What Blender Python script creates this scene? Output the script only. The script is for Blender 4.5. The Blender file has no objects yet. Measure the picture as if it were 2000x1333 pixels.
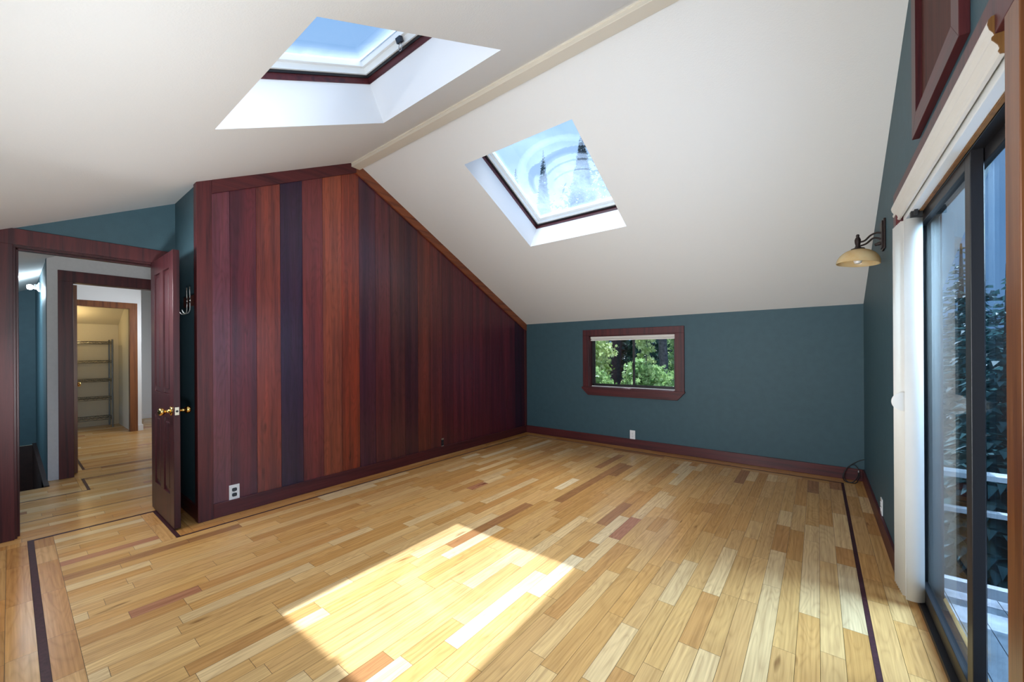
import bpy, math, random
from mathutils import Vector, Matrix

# ------------------------------------------------------------------ camera, sky, sun, lights
SC = bpy.context.scene
COL = SC.collection
CAM = Vector((3.7046, -5.1150, 1.2689)); F_PX = 765.4; V0 = 690.6; YAW = 0.66213; PITCH = 0.0; ROLL = -0.006
fw = Vector((-math.sin(YAW), math.cos(YAW), 0)); rt = Vector((math.cos(YAW), math.sin(YAW), 0)); up = Vector((0, 0, 1))
rt2 = rt * math.cos(ROLL) + up * math.sin(ROLL); up2 = up * math.cos(ROLL) - rt * math.sin(ROLL)
cd = bpy.data.cameras.new('camera'); cam = bpy.data.objects.new('camera', cd); COL.objects.link(cam)
cam.matrix_world = Matrix(((rt2.x, up2.x, -fw.x, CAM.x), (rt2.y, up2.y, -fw.y, CAM.y), (rt2.z, up2.z, -fw.z, CAM.z), (0, 0, 0, 1)))
cd.sensor_width = 36; cd.lens = F_PX / 2000 * 36; cd.shift_y = (V0 - 666.5) / 2000; cd.clip_start = .01; cd.clip_end = 300
SC.camera = cam
SC.view_settings.view_transform = 'Standard'; SC.view_settings.look = 'None'
SC.view_settings.exposure = 0.24; SC.view_settings.gamma = 1; SC.view_settings.use_curve_mapping = False

world = bpy.data.worlds.new('sky'); SC.world = world; world.use_nodes = True
wn = world.node_tree; wn.nodes.clear()
def N(nt, t, **kw):
    n = nt.nodes.new(t)
    for k, v in kw.items():
        if k in n.inputs: n.inputs[k].default_value = v
        else: setattr(n, k, v)
    return n
def ramp(nt, stops, interp='LINEAR'):
    r = nt.nodes.new('ShaderNodeValToRGB'); cr = r.color_ramp; cr.interpolation = interp
    while len(cr.elements) < len(stops): cr.elements.new(.5)
    for e, (p, c) in zip(cr.elements, stops):
        e.position = p; e.color = (c[0], c[1], c[2], 1)
    return r
wo = N(wn, 'ShaderNodeOutputWorld'); bg = N(wn, 'ShaderNodeBackground', Strength=1.0)
tc = N(wn, 'ShaderNodeTexCoord'); sx = N(wn, 'ShaderNodeSeparateXYZ')
wn.links.new(tc.outputs['Generated'], sx.inputs[0])
rp = ramp(wn, [(0, (.20, .24, .28)), (.02, (.20, .40, .72)), (.22, (.22, .44, .80)), (.36, (.40, .60, .92)), (.55, (.27, .50, .86)), (.80, (.10, .30, .66)), (1, (.08, .26, .60))])
wn.links.new(sx.outputs['Z'], rp.inputs[0])
cl = N(wn, 'ShaderNodeTexNoise', Scale=3.2, Detail=7.0, Roughness=.62, Distortion=.9)
wn.links.new(tc.outputs['Generated'], cl.inputs['Vector'])
clr = ramp(wn, [(.62, (0, 0, 0)), (.86, (.45, .45, .45))]); wn.links.new(cl.outputs['Fac'], clr.inputs[0])
mx = N(wn, 'ShaderNodeMixRGB'); wn.links.new(clr.outputs[0], mx.inputs[0]); wn.links.new(rp.outputs[0], mx.inputs[1])
mx.inputs[2].default_value = (.92, .97, 1.05, 1)
wn.links.new(mx.outputs[0], bg.inputs[0]); wn.links.new(bg.outputs[0], wo.inputs[0])

def light(name, typ, loc, energy, color=(1, 1, 1), size=.5, size_y=None, to=None, spread=None):
    l = bpy.data.lights.new(name, typ); l.energy = energy; l.color = color
    o = bpy.data.objects.new(name, l); COL.objects.link(o); o.location = loc
    if typ == 'AREA':
        l.size = size
        if size_y: l.shape = 'RECTANGLE'; l.size_y = size_y
        if spread: l.spread = spread
    elif typ == 'POINT': l.shadow_soft_size = size
    if to is not None: o.rotation_euler = (Vector(to) - Vector(loc)).to_track_quat('-Z', 'Y').to_euler()
    return o
SUN_DIR = Vector((.13, -.60, -1)).normalized()
s = light('sun', 'SUN', (0, 12, 20), 11.0, (.80, .93, 1.12)); s.data.angle = math.radians(.55)
s.rotation_euler = SUN_DIR.to_track_quat('-Z', 'Y').to_euler()
light('front_fill', 'AREA', (2.45, -5.20, 1.45), 52, (.90, .96, 1), 2.7, .9, to=(2.0, -4.2, 1.65))  # added area light along the near wall, brightens the whole room
light('front_fill_high', 'AREA', (.3, -5.20, 1.78), 40, (.95, .98, 1), 1.5, .25, to=(.9, -3.6, .4))  # added fill for the left floor, no lamp stands here
light('door_daylight', 'AREA', (5.8, -1.7, 2.8), 420, (.58, .80, 1), 2.0, 2.2, to=(2.9, -4.3, .0))
light('ceiling_fill', 'AREA', (3.5, -5.17, .6), 15, (.92, .97, 1), .4, to=(-.4, -4.45, 2.35), spread=1.1)  # unseen fill added to lift the left ceiling slope
light('ceiling_fill_far', 'AREA', (2.6, -5.16, .7), 20, (.90, .96, 1), .5, to=(2.9, -.7, 2.0), spread=1.6)  # unseen fill added to lift the low far ceiling
light('skylight_sky', 'AREA', (1.75, -1.9, 6.2), 300, (.86, .94, 1), 1.8, 1.8, to=(1.75, -2.05, 2.8))
light('far_room_daylight', 'AREA', (-4.3, -3.05, 1.75), 36, (.9, .96, 1), 1.0, .9, to=(-4.4, -4.4, .7))
light('hall_soft_light', 'AREA', (-1.6, -3.25, 2.1), 1.5, (.92, .96, 1), .6, to=(-1.7, -4.3, .2))  # soft area light inside the hall, aimed at its floor
light('closet_lamp', 'POINT', (-6.05, -4.45, 1.78), 4.2, (1, .74, .36), .06)
light('stair_lamp', 'POINT', (-3.58, -5.04, 2.03), 12.0, (.75, .9, 1), .05)
light('stair_fill', 'AREA', (-3.6, -5.8, 1.3), 16, (.72, .9, 1), .5, 1.0, to=(-3.9, -4.88, 1.0))  # added fill for the stairwell wall, its source is unseen

# ------------------------------------------------------------------ builders
class B:
    def __init__(s): s.v = []; s.f = []; s.m = []; s.uv = []; s.c = []
    def add(s, vs, fs, m=0, uv=None, c=None):
        n = len(s.v); s.v += [tuple(p) for p in vs]
        for i, f in enumerate(fs):
            s.f.append([n + k for k in f]); s.m.append(m); s.uv.append(uv[i] if uv else None); s.c.append(c)
        return s
    def box(s, x0, x1, y0, y1, z0, z1, m=0, c=None):
        return s.ob((0, 0, 0), (1, 0, 0), (0, 1, 0), (0, 0, 1), x0, x1, y0, y1, z0, z1, m, c)
    def ob(s, o, a, b, n, a0, a1, b0, b1, c0, c1, m=0, c=None):
        o, a, b, n = Vector(o), Vector(a), Vector(b), Vector(n)
        P = [o + a * i + b * j + n * k for k in (c0, c1) for (i, j) in ((a0, b0), (a1, b0), (a1, b1), (a0, b1))]
        return s.add(P, [(3, 2, 1, 0), (4, 5, 6, 7), (0, 1, 5, 4), (1, 2, 6, 5), (2, 3, 7, 6), (3, 0, 4, 7)], m, c=c)
    def prism(s, poly, ax, a0, a1, m=0, c=None):
        def p(u, v, t): return {'x': (t, u, v), 'y': (u, t, v), 'z': (u, v, t)}[ax]
        n = len(poly); vs = [p(u, v, a0) for u, v in poly] + [p(u, v, a1) for u, v in poly]
        fs = [tuple(range(n))[::-1], tuple(range(n, 2 * n))] + [(i, (i + 1) % n, n + (i + 1) % n, n + i) for i in range(n)]
        return s.add(vs, fs, m, c=c)
    def tube(s, pts, r, n=8, m=0, cap=True):
        pts = [Vector(p) for p in pts]; rs = r if isinstance(r, (list, tuple)) else [r] * len(pts)
        vs = []; prev = None
        for i, p in enumerate(pts):
            t = (pts[min(i + 1, len(pts) - 1)] - pts[max(i - 1, 0)]).normalized()
            if prev is None:
                ref = Vector((0, 0, 1)) if abs(t.z) < .9 else Vector((1, 0, 0)); u = t.cross(ref).normalized()
            else: u = (prev - t * prev.dot(t)).normalized()
            prev = u; w = t.cross(u)
            for k in range(n):
                a = 2 * math.pi * k / n; vs.append(p + (u * math.cos(a) + w * math.sin(a)) * rs[i])
        fs = [(i * n + k, i * n + (k + 1) % n, (i + 1) * n + (k + 1) % n, (i + 1) * n + k) for i in range(len(pts) - 1) for k in range(n)]
        if cap: fs += [tuple(range(n))[::-1], tuple((len(pts) - 1) * n + k for k in range(n))]
        return s.add(vs, fs, m)
    def lathe(s, prof, o, d=(0, 0, 1), n=24, m=0):
        d = Vector(d).normalized(); o = Vector(o)
        u = d.cross(Vector((0, 0, 1)) if abs(d.z) < .9 else Vector((1, 0, 0))).normalized(); w = d.cross(u)
        vs = []
        for (r, h) in prof:
            for k in range(n):
                a = 2 * math.pi * k / n; vs.append(o + d * h + (u * math.cos(a) + w * math.sin(a)) * max(r, 1e-5))
        fs = [(i * n + k, i * n + (k + 1) % n, (i + 1) * n + (k + 1) % n, (i + 1) * n + k) for i in range(len(prof) - 1) for k in range(n)]
        return s.add(vs, fs, m)
    def link(s, name, mats, parent=None, smooth=False, origin=None, bevel=None, recalc=True):
        import bmesh
        mats = mats if isinstance(mats, (list, tuple)) else [mats]
        if parent is not None:
            o0 = Vector(parent.location); q = parent.parent
            while q is not None: o0 += Vector(q.location); q = q.parent
        elif origin is not None: o0 = Vector(origin)
        else:
            xs = [p[0] for p in s.v]; ys = [p[1] for p in s.v]; zs = [p[2] for p in s.v]
            o0 = Vector(((min(xs) + max(xs)) / 2, (min(ys) + max(ys)) / 2, min(zs)))
        me = bpy.data.meshes.new(name)
        me.from_pydata([tuple(Vector(p) - o0) for p in s.v], [], s.f)
        for mt in mats: me.materials.append(mt)
        me.polygons.foreach_set('material_index', s.m)
        if any(u is not None for u in s.uv):
            uvl = me.uv_layers.new(name='UVMap')
            for pi, p in enumerate(me.polygons):
                if s.uv[pi]:
                    for li, q in zip(p.loop_indices, s.uv[pi]): uvl.data[li].uv = q
        if any(c is not None for c in s.c):
            ca = me.color_attributes.new('tone', 'FLOAT_COLOR', 'CORNER')
            for pi, p in enumerate(me.polygons):
                c = s.c[pi] or (.5, .5, .5)
                for li in p.loop_indices: ca.data[li].color = (c[0], c[1], c[2], 1)
        if recalc:
            bm = bmesh.new(); bm.from_mesh(me); bmesh.ops.recalc_face_normals(bm, faces=bm.faces); bm.to_mesh(me); bm.free()
        if smooth:
            me.polygons.foreach_set('use_smooth', [True] * len(me.polygons))
            if smooth != 'all': me.set_sharp_from_angle(angle=math.radians(38))
        o = bpy.data.objects.new(name, me); COL.objects.link(o)
        if parent is not None: o.parent = parent
        else: o.location = o0
        if bevel:
            b = o.modifiers.new('edge', 'BEVEL'); b.width = bevel; b.segments = 2; b.limit_method = 'ANGLE'
        return o
def smoothpts(p, n=5):
    p = [Vector(q) for q in p]; out = []
    for i in range(len(p) - 1):
        a, b_, c, d = p[max(i - 1, 0)], p[i], p[i + 1], p[min(i + 2, len(p) - 1)]
        for k in range(n):
            t = k / n; out.append(.5 * ((2 * b_) + (c - a) * t + (2 * a - 5 * b_ + 4 * c - d) * t * t + (3 * b_ - a - 3 * c + d) * t ** 3))
    return out + [p[-1]]
def tag(o, label, cat, group=None, kind=None):
    o['label'] = label; o['category'] = cat
    if group: o['group'] = group
    if kind: o['kind'] = kind
    return o
def thing(name, loc, label, cat, group=None, kind=None):
    o = bpy.data.objects.new(name, None); o.empty_display_size = .1; COL.objects.link(o); o.location = loc
    return tag(o, label, cat, group, kind)
def struct(o, label, cat): return tag(o, label, cat, None, 'structure')

# ------------------------------------------------------------------ materials
def srgb(r, g, b):
    f = lambda c: (c / 255 / 12.92) if c / 255 <= .04045 else ((c / 255 + .055) / 1.055) ** 2.4
    return (f(r), f(g), f(b))
def mat(name):
    m = bpy.data.materials.new(name); m.use_nodes = True; nt = m.node_tree; nt.nodes.clear()
    out = N(nt, 'ShaderNodeOutputMaterial'); b = N(nt, 'ShaderNodeBsdfPrincipled'); nt.links.new(b.outputs[0], out.inputs[0])
    return m, nt, b, out
def setc(b, c): b.inputs['Base Color'].default_value = (c[0], c[1], c[2], 1)
def plain(name, c, rough=.5, metal=0, noise=0, nscale=40, bump=0, bscale=200, spec=.5):
    m, nt, b, out = mat(name); setc(b, c); b.inputs['Roughness'].default_value = rough; b.inputs['Metallic'].default_value = metal
    b.inputs['Specular IOR Level'].default_value = spec
    t = N(nt, 'ShaderNodeTexCoord')
    if noise:
        n = N(nt, 'ShaderNodeTexNoise', Scale=nscale, Detail=4.0); nt.links.new(t.outputs['Object'], n.inputs['Vector'])
        r = ramp(nt, [(.3, [x * (1 - noise) for x in c]), (.7, [min(1, x * (1 + noise)) for x in c])])
        nt.links.new(n.outputs['Fac'], r.inputs[0]); nt.links.new(r.outputs[0], b.inputs['Base Color'])
    if bump:
        n = N(nt, 'ShaderNodeTexNoise', Scale=bscale, Detail=3.0); nt.links.new(t.outputs['Object'], n.inputs['Vector'])
        bp = N(nt, 'ShaderNodeBump', Strength=bump, Distance=.004); nt.links.new(n.outputs['Fac'], bp.inputs['Height'])
        nt.links.new(bp.outputs[0], b.inputs['Normal'])
    return m
def wood(name, base, dark, axis='z', rough=.36, grain=1.0, spec=.5):
    m, nt, b, out = mat(name); t = N(nt, 'ShaderNodeTexCoord'); mp = N(nt, 'ShaderNodeMapping')
    sc = {'x': (1.2, 28, 28), 'y': (28, 1.2, 28), 'z': (28, 28, 1.2)}[axis]; mp.inputs['Scale'].default_value = sc
    nt.links.new(t.outputs['Object'], mp.inputs[0])
    n1 = N(nt, 'ShaderNodeTexNoise', Scale=1.0, Detail=3.0, Distortion=.6); nt.links.new(mp.outputs[0], n1.inputs['Vector'])
    n2 = N(nt, 'ShaderNodeTexNoise', Scale=6.0, Detail=4.0, Roughness=.7); nt.links.new(mp.outputs[0], n2.inputs['Vector'])
    ad = N(nt, 'ShaderNodeMath', operation='MULTIPLY_ADD'); nt.links.new(n2.outputs['Fac'], ad.inputs[0]); ad.inputs[1].default_value = .45; nt.links.new(n1.outputs['Fac'], ad.inputs[2])
    r = ramp(nt, [(.52, dark), (.60, [x * .6 + y * .4 for x, y in zip(dark, base)]), (.78, base), (.95, [min(1, x * 1.15) for x in base])])
    nt.links.new(ad.outputs[0], r.inputs[0]); nt.links.new(r.outputs[0], b.inputs['Base Color'])
    b.inputs['Roughness'].default_value = rough; b.inputs['Specular IOR Level'].default_value = spec
    bp = N(nt, 'ShaderNodeBump', Strength=.12 * grain, Distance=.002); nt.links.new(ad.outputs[0], bp.inputs['Height']); nt.links.new(bp.outputs[0], b.inputs['Normal'])
    return m
def board_mat(name, rough, contrast, bump, spec=.5, cathedral=.5, ring=7.0, streak=0):
    # colour per board from the 'tone' attribute, grain from the board's own UV (u along, v across, metres)
    m, nt, b, out = mat(name)
    at = N(nt, 'ShaderNodeAttribute', attribute_name='tone'); uv = N(nt, 'ShaderNodeUVMap', uv_map='UVMap')
    mp = N(nt, 'ShaderNodeMapping'); mp.inputs['Scale'].default_value = (1.6, 75, 1); nt.links.new(uv.outputs[0], mp.inputs[0])
    n1 = N(nt, 'ShaderNodeTexNoise', Scale=1.0, Detail=5.0, Roughness=.65); nt.links.new(mp.outputs[0], n1.inputs['Vector'])
    mp2 = N(nt, 'ShaderNodeMapping'); mp2.inputs['Scale'].default_value = (1.5, 11, 1); nt.links.new(uv.outputs[0], mp2.inputs[0])
    n2 = N(nt, 'ShaderNodeTexNoise', Scale=1.0, Detail=1.5, Distortion=.35); nt.links.new(mp2.outputs[0], n2.inputs['Vector'])
    mu = N(nt, 'ShaderNodeMath', operation='MULTIPLY'); nt.links.new(n2.outputs['Fac'], mu.inputs[0]); mu.inputs[1].default_value = ring * 2
    fr = N(nt, 'ShaderNodeMath', operation='PINGPONG'); nt.links.new(mu.outputs[0], fr.inputs[0]); fr.inputs[1].default_value = .5
    rr = ramp(nt, [(0, (.25, .25, .25)), (.22, (.75, .75, .75)), (.5, (1, 1, 1))]); nt.links.new(fr.outputs[0], rr.inputs[0])
    rn = ramp(nt, [(.32, (0, 0, 0)), (.62, (1, 1, 1))]); nt.links.new(n1.outputs['Fac'], rn.inputs[0])
    mixg = N(nt, 'ShaderNodeMixRGB'); mixg.inputs[0].default_value = cathedral; nt.links.new(rn.outputs[0], mixg.inputs[1]); nt.links.new(rr.outputs[0], mixg.inputs[2])
    # knots and mineral streaks
    mp3 = N(nt, 'ShaderNodeMapping'); mp3.inputs['Scale'].default_value = (3.2, 16, 1); nt.links.new(uv.outputs[0], mp3.inputs[0])
    n3 = N(nt, 'ShaderNodeTexNoise', Scale=1.0, Detail=2.0); nt.links.new(mp3.outputs[0], n3.inputs['Vector'])
    rk = ramp(nt, [(.70, (1, 1, 1)), (.78, (.42, .36, .32))]); nt.links.new(n3.outputs['Fac'], rk.inputs[0])
    lo = N(nt, 'ShaderNodeMixRGB', blend_type='MULTIPLY'); lo.inputs[0].default_value = 1; nt.links.new(at.outputs['Color'], lo.inputs[1])
    cr = ramp(nt, [(0, (1 - contrast, 1 - contrast * 1.15, 1 - contrast * 1.25)), (1, (1.06, 1.05, 1.04))]); nt.links.new(mixg.outputs[0], cr.inputs[0]); nt.links.new(cr.outputs[0], lo.inputs[2])
    if streak:
        mp4 = N(nt, 'ShaderNodeMapping'); mp4.inputs['Scale'].default_value = (.5, 14, 1); nt.links.new(uv.outputs[0], mp4.inputs[0])
        n4 = N(nt, 'ShaderNodeTexNoise', Scale=1.0, Detail=2.0); nt.links.new(mp4.outputs[0], n4.inputs['Vector'])
        rs = ramp(nt, [(.34, (.58, .56, .78)), (.50, (1, 1, 1)), (.66, (1.35, 1.22, 1.08))]); nt.links.new(n4.outputs['Fac'], rs.inputs[0])
        l3 = N(nt, 'ShaderNodeMixRGB', blend_type='MULTIPLY'); l3.inputs[0].default_value = streak; nt.links.new(lo.outputs[0], l3.inputs[1]); nt.links.new(rs.outputs[0], l3.inputs[2]); lo = l3
    l2 = N(nt, 'ShaderNodeMixRGB', blend_type='MULTIPLY'); l2.inputs[0].default_value = .9; nt.links.new(lo.outputs[0], l2.inputs[1]); nt.links.new(rk.outputs[0], l2.inputs[2])
    nt.links.new(l2.outputs[0], b.inputs['Base Color'])
    b.inputs['Roughness'].default_value = rough; b.inputs['Specular IOR Level'].default_value = spec
    bp = N(nt, 'ShaderNodeBump', Strength=bump, Distance=.0015); nt.links.new(mixg.outputs[0], bp.inputs['Height']); nt.links.new(bp.outputs[0], b.inputs['Normal'])
    return m
def glass(name, tint=(1, 1, 1), refl=1.0):
    m = bpy.data.materials.new(name); m.use_nodes = True; nt = m.node_tree; nt.nodes.clear()
    out = N(nt, 'ShaderNodeOutputMaterial'); tr = N(nt, 'ShaderNodeBsdfTransparent'); tr.inputs[0].default_value = (*tint, 1)
    gl = N(nt, 'ShaderNodeBsdfGlossy'); gl.inputs['Roughness'].default_value = 0.0; gl.inputs[0].default_value = (refl, refl, refl, 1)
    ge = N(nt, 'ShaderNodeNewGeometry'); dp = N(nt, 'ShaderNodeVectorMath', operation='DOT_PRODUCT'); nt.links.new(ge.outputs['Incoming'], dp.inputs[0]); nt.links.new(ge.outputs['Normal'], dp.inputs[1])
    ab = N(nt, 'ShaderNodeMath', operation='ABSOLUTE'); nt.links.new(dp.outputs['Value'], ab.inputs[0])
    iv = N(nt, 'ShaderNodeMath', operation='SUBTRACT'); iv.inputs[0].default_value = 1; nt.links.new(ab.outputs[0], iv.inputs[1])
    pw = N(nt, 'ShaderNodeMath', operation='POWER'); nt.links.new(iv.outputs[0], pw.inputs[0]); pw.inputs[1].default_value = 5
    fr = N(nt, 'ShaderNodeMath', operation='MULTIPLY_ADD'); nt.links.new(pw.outputs[0], fr.inputs[0]); fr.inputs[1].default_value = .96; fr.inputs[2].default_value = .04
    mx = N(nt, 'ShaderNodeMixShader')
    nt.links.new(fr.outputs[0], mx.inputs[0]); nt.links.new(tr.outputs[0], mx.inputs[1]); nt.links.new(gl.outputs[0], mx.inputs[2]); nt.links.new(mx.outputs[0], out.inputs[0])
    return m
def dirty_glass(name, amount, refl=1.0, film=(.93, .94, .95)):
    # thin pane whose film of dirt (vertex attribute 'tone') scatters light
    m = glass(name, (1, 1, 1), refl); nt = m.node_tree; out = [n for n in nt.nodes if n.type == 'OUTPUT_MATERIAL'][0]; base = out.inputs[0].links[0].from_node
    at = N(nt, 'ShaderNodeAttribute', attribute_name='tone'); tl = N(nt, 'ShaderNodeBsdfTranslucent'); tl.inputs[0].default_value = (*film, 1)
    t = N(nt, 'ShaderNodeTexCoord'); n = N(nt, 'ShaderNodeTexNoise', Scale=5.0, Detail=8.0, Roughness=.7, Distortion=.5); nt.links.new(t.outputs['Object'], n.inputs['Vector'])
    r = ramp(nt, [(.3, (.55, .55, .55)), (.7, (1.1, 1.1, 1.1))]); nt.links.new(n.outputs['Fac'], r.inputs[0])
    mu = N(nt, 'ShaderNodeMath', operation='MULTIPLY'); nt.links.new(at.outputs['Fac'], mu.inputs[0]); nt.links.new(r.outputs[0], mu.inputs[1])
    m2 = N(nt, 'ShaderNodeMath', operation='MULTIPLY', use_clamp=True); nt.links.new(mu.outputs[0], m2.inputs[0]); m2.inputs[1].default_value = amount
    mx = N(nt, 'ShaderNodeMixShader'); nt.links.new(m2.outputs[0], mx.inputs[0]); nt.links.new(base.outputs[0], mx.inputs[1]); nt.links.new(tl.outputs[0], mx.inputs[2]); nt.links.new(mx.outputs[0], out.inputs[0])
    return m
def leaf_mat(name, c1, c2, trans=.45):
    m, nt, b, out = mat(name); t = N(nt, 'ShaderNodeTexCoord'); n = N(nt, 'ShaderNodeTexNoise', Scale=2.3, Detail=3.0); nt.links.new(t.outputs['Object'], n.inputs['Vector'])
    r = ramp(nt, [(.35, c1), (.65, c2)]); nt.links.new(n.outputs['Fac'], r.inputs[0]); nt.links.new(r.outputs[0], b.inputs['Base Color']); b.inputs['Roughness'].default_value = .45
    tl = N(nt, 'ShaderNodeBsdfTranslucent'); nt.links.new(r.outputs[0], tl.inputs[0]); mx = N(nt, 'ShaderNodeMixShader'); mx.inputs[0].default_value = trans
    nt.links.new(b.outputs[0], mx.inputs[1]); nt.links.new(tl.outputs[0], mx.inputs[2]); nt.links.new(mx.outputs[0], out.inputs[0])
    return m

M = {}
M['ceiling'] = plain('ceiling_paint', (.80, .80, .795), .75, bump=.25, bscale=130, spec=.2)
M['shaft'] = plain('shaft_paint', (.78, .78, .79), .6, spec=.3)
M['cream'] = plain('cream_paint', (.72, .66, .56), .5)
M['teal'] = plain('teal_paint', (.046, .096, .120), .55, noise=.06, nscale=14, bump=.2, bscale=150, spec=.32)
M['hallwhite'] = plain('hall_paint', (.62, .61, .62), .6, noise=.03)
M['white'] = plain('white_paint', (.80, .80, .81), .5)
M['whiteframe'] = plain('white_aluminium', (.80, .82, .82), .35)
M['trim'] = wood('redwood_trim', (.088, .017, .019), (.040, .009, .013), 'z', .42, 1.0, .38)
M['trimx'] = wood('redwood_trim_x', (.088, .017, .019), (.040, .009, .013), 'x', .42, 1.0, .38)
M['trimy'] = wood('redwood_trim_y', (.088, .017, .019), (.040, .009, .013), 'y', .42, 1.0, .38)
M['door'] = wood('dark_redwood_door', (.056, .012, .015), (.026, .007, .010), 'z', .34, 1.0, .35)
M['ramp_orange'] = wood('orange_redwood', (.24, .065, .022), (.11, .025, .013), 'y', .38)
M['post'] = wood('oak_stained_casing', (.21, .072, .022), (.10, .026, .011), 'z', .34)
M['wallboard'] = board_mat('redwood_boards', .34, .55, .30, .6, .45, 6.0, .9)
M['oak'] = board_mat('oak_floor', .27, .40, .05, .5, .38, 6.0)
M['subfloor'] = plain('floor_gap', (.035, .018, .008), .8)
M['inlay'] = plain('dark_inlay', (.050, .014, .018), .5, noise=.3, nscale=60, spec=.25)
M['black'] = plain('black_bronze_frame', (.010, .009, .011), .4)
M['rubber'] = plain('black_rubber', (.008, .008, .009), .5)
M['steel'] = plain('chrome_wire', (.40, .40, .39), .3, 1)
M['wire'] = plain('dull_chrome_wire', (.20, .20, .19), .35, 1)
M['brass'] = plain('polished_brass', (.83, .55, .18), .16, 1)
M['latch'] = plain('pale_brass_plate', (.85, .78, .62), .3, .6)
M['bronze'] = plain('dark_bronze', (.030, .018, .016), .45, .5)
M['plate'] = plain('white_plastic', (.82, .82, .83), .35)
M['dark_plastic'] = plain('dark_socket', (.012, .018, .03), .35)
M['vinyl'] = plain('cream_vinyl', (.72, .69, .64), .5, noise=.015, nscale=12)
M['goldend'] = wood('raw_wood_end', (.24, .11, .028), (.14, .06, .016), 'z', .55)
M['brownwood'] = wood('panel_wood', (.085, .022, .015), (.045, .012, .010), 'z', .65, spec=.25)
M['stairwood'] = plain('dark_stair_wood', (.030, .012, .010), .5, noise=.3, nscale=12)
M['closet'] = plain('closet_paint', (.70, .63, .48), .7, bump=.2, bscale=60)
M['deck'] = plain('weathered_deck', (.30, .33, .38), .7, noise=.25, nscale=9)
M['rail'] = plain('weathered_rail', (.42, .42, .44), .7, noise=.2, nscale=8)
M['bark'] = plain('tree_bark', (.10, .09, .10), .9, noise=.5, nscale=18, bump=.9, bscale=22)
M['soil'] = plain('forest_floor', (.045, .05, .025), .95, noise=.4, nscale=1.2)
M['roofing'] = plain('roof_shingle', (.10, .095, .09), .9)
M['leaf_a'] = leaf_mat('sunlit_leaf', (.32, .46, .10), (.72, .78, .40), .5)  # sunlight is painted into this paler maple leaf colour
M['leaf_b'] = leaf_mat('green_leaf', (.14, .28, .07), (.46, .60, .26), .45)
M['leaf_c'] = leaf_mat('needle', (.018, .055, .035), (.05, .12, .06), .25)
M['leaf_d'] = leaf_mat('skylit_needle', (.03, .11, .12), (.10, .24, .24), .35)  # needle colour carries a painted tint of blue sky light
M['leaf_far'] = leaf_mat('hazy_needle', (.12, .19, .22), (.19, .28, .32), .25)  # distance haze is put into the needle colour
M['bark_shade'] = plain('shaded_bark', (.035, .028, .026), .95, noise=.4, nscale=12)  # darkened bark colour stands in for woodland shade on the trunk
M['glass'] = glass('clear_glass'); M['glass_door'] = glass('door_glass', (.86, .94, .99), .5)
M['dirty'] = dirty_glass('dusty_skylight_glass', .42, 1.0, (.30, .37, .46)); M['hazed'] = dirty_glass('hazed_skylight_glass', .40, .3)
def emit(name, c, st):
    m = bpy.data.materials.new(name); m.use_nodes = True; nt = m.node_tree; nt.nodes.clear(); o = N(nt, 'ShaderNodeOutputMaterial'); e = N(nt, 'ShaderNodeEmission', Strength=st)
    e.inputs[0].default_value = (*c, 1); nt.links.new(e.outputs[0], o.inputs[0]); return m
M['bulb'] = emit('lit_bulb', (.9, .97, 1), 14)
m, nt, b, out = mat('amber_glass'); setc(b, (.80, .55, .22)); b.inputs['Roughness'].default_value = .22
tl = N(nt, 'ShaderNodeBsdfTranslucent'); tl.inputs[0].default_value = (.95, .68, .30, 1); mx = N(nt, 'ShaderNodeMixShader'); mx.inputs[0].default_value = .45
tcx = N(nt, 'ShaderNodeTexCoord'); nz = N(nt, 'ShaderNodeTexNoise', Scale=9.0, Detail=4.0); nt.links.new(tcx.outputs['Object'], nz.inputs[0])
rz = ramp(nt, [(.35, (.80, .56, .24)), (.65, (.90, .76, .48))]); nt.links.new(nz.outputs['Fac'], rz.inputs[0]); nt.links.new(rz.outputs[0], b.inputs['Base Color']); nt.links.new(rz.outputs[0], tl.inputs[0])
nt.links.new(b.outputs[0], mx.inputs[1]); nt.links.new(tl.outputs[0], mx.inputs[2]); nt.links.new(mx.outputs[0], out.inputs[0]); M['amber'] = m

# ------------------------------------------------------------------ room dimensions (metres)
L = 4.06; HK = 1.732; RY = -2.94; RZ = 3.22; TR = (RZ - HK) / -RY; TL = .493; YF = -5.22; Y0 = -4.225; XE = -.69; XH = -2.45; XC = -5.35; XB = -6.6
NR = math.hypot(1, TR); NL = math.hypot(1, TL)
def cz(y): return RZ + TL * (y - RY) if y < RY else HK - TR * y
rng = random.Random(11)

# ------------------------------------------------------------------ floor: boards, borders and inlay strips
fb = B()
OAK = [srgb(212, 166, 104), srgb(207, 157, 94), srgb(218, 176, 118), srgb(201, 150, 87), srgb(210, 163, 102), srgb(224, 188, 136), srgb(197, 145, 86), srgb(214, 168, 108), srgb(208, 162, 104)]
RARE = [srgb(172, 122, 78), srgb(182, 124, 90), srgb(232, 206, 164), srgb(164, 116, 72), srgb(226, 196, 150)]
def oak_tone():
    c = rng.choice(RARE) if rng.random() < .07 else rng.choice(OAK); k = rng.uniform(.94, 1.05)
    return tuple(min(1, x * k) for x in c)
def plank(x0, x1, y0, y1, along, tone=None, m=0, gap=.0007, z=0.0):
    x0, x1, y0, y1 = x0 + gap, x1 - gap, y0 + gap, y1 - gap
    if x1 - x0 < .003 or y1 - y0 < .003: return
    ou, ov = rng.uniform(0, 60), rng.uniform(0, 60)
    pts = [(x0, y0, z), (x1, y0, z), (x1, y1, z), (x0, y1, z)]
    uv = [((p[1] - y0 + ou, p[0] - x0 + ov) if along == 'y' else (p[0] - x0 + ou, p[1] - y0 + ov)) for p in pts]
    fb.add(pts, [(0, 1, 2, 3)], m, [uv], tone or oak_tone())
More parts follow.
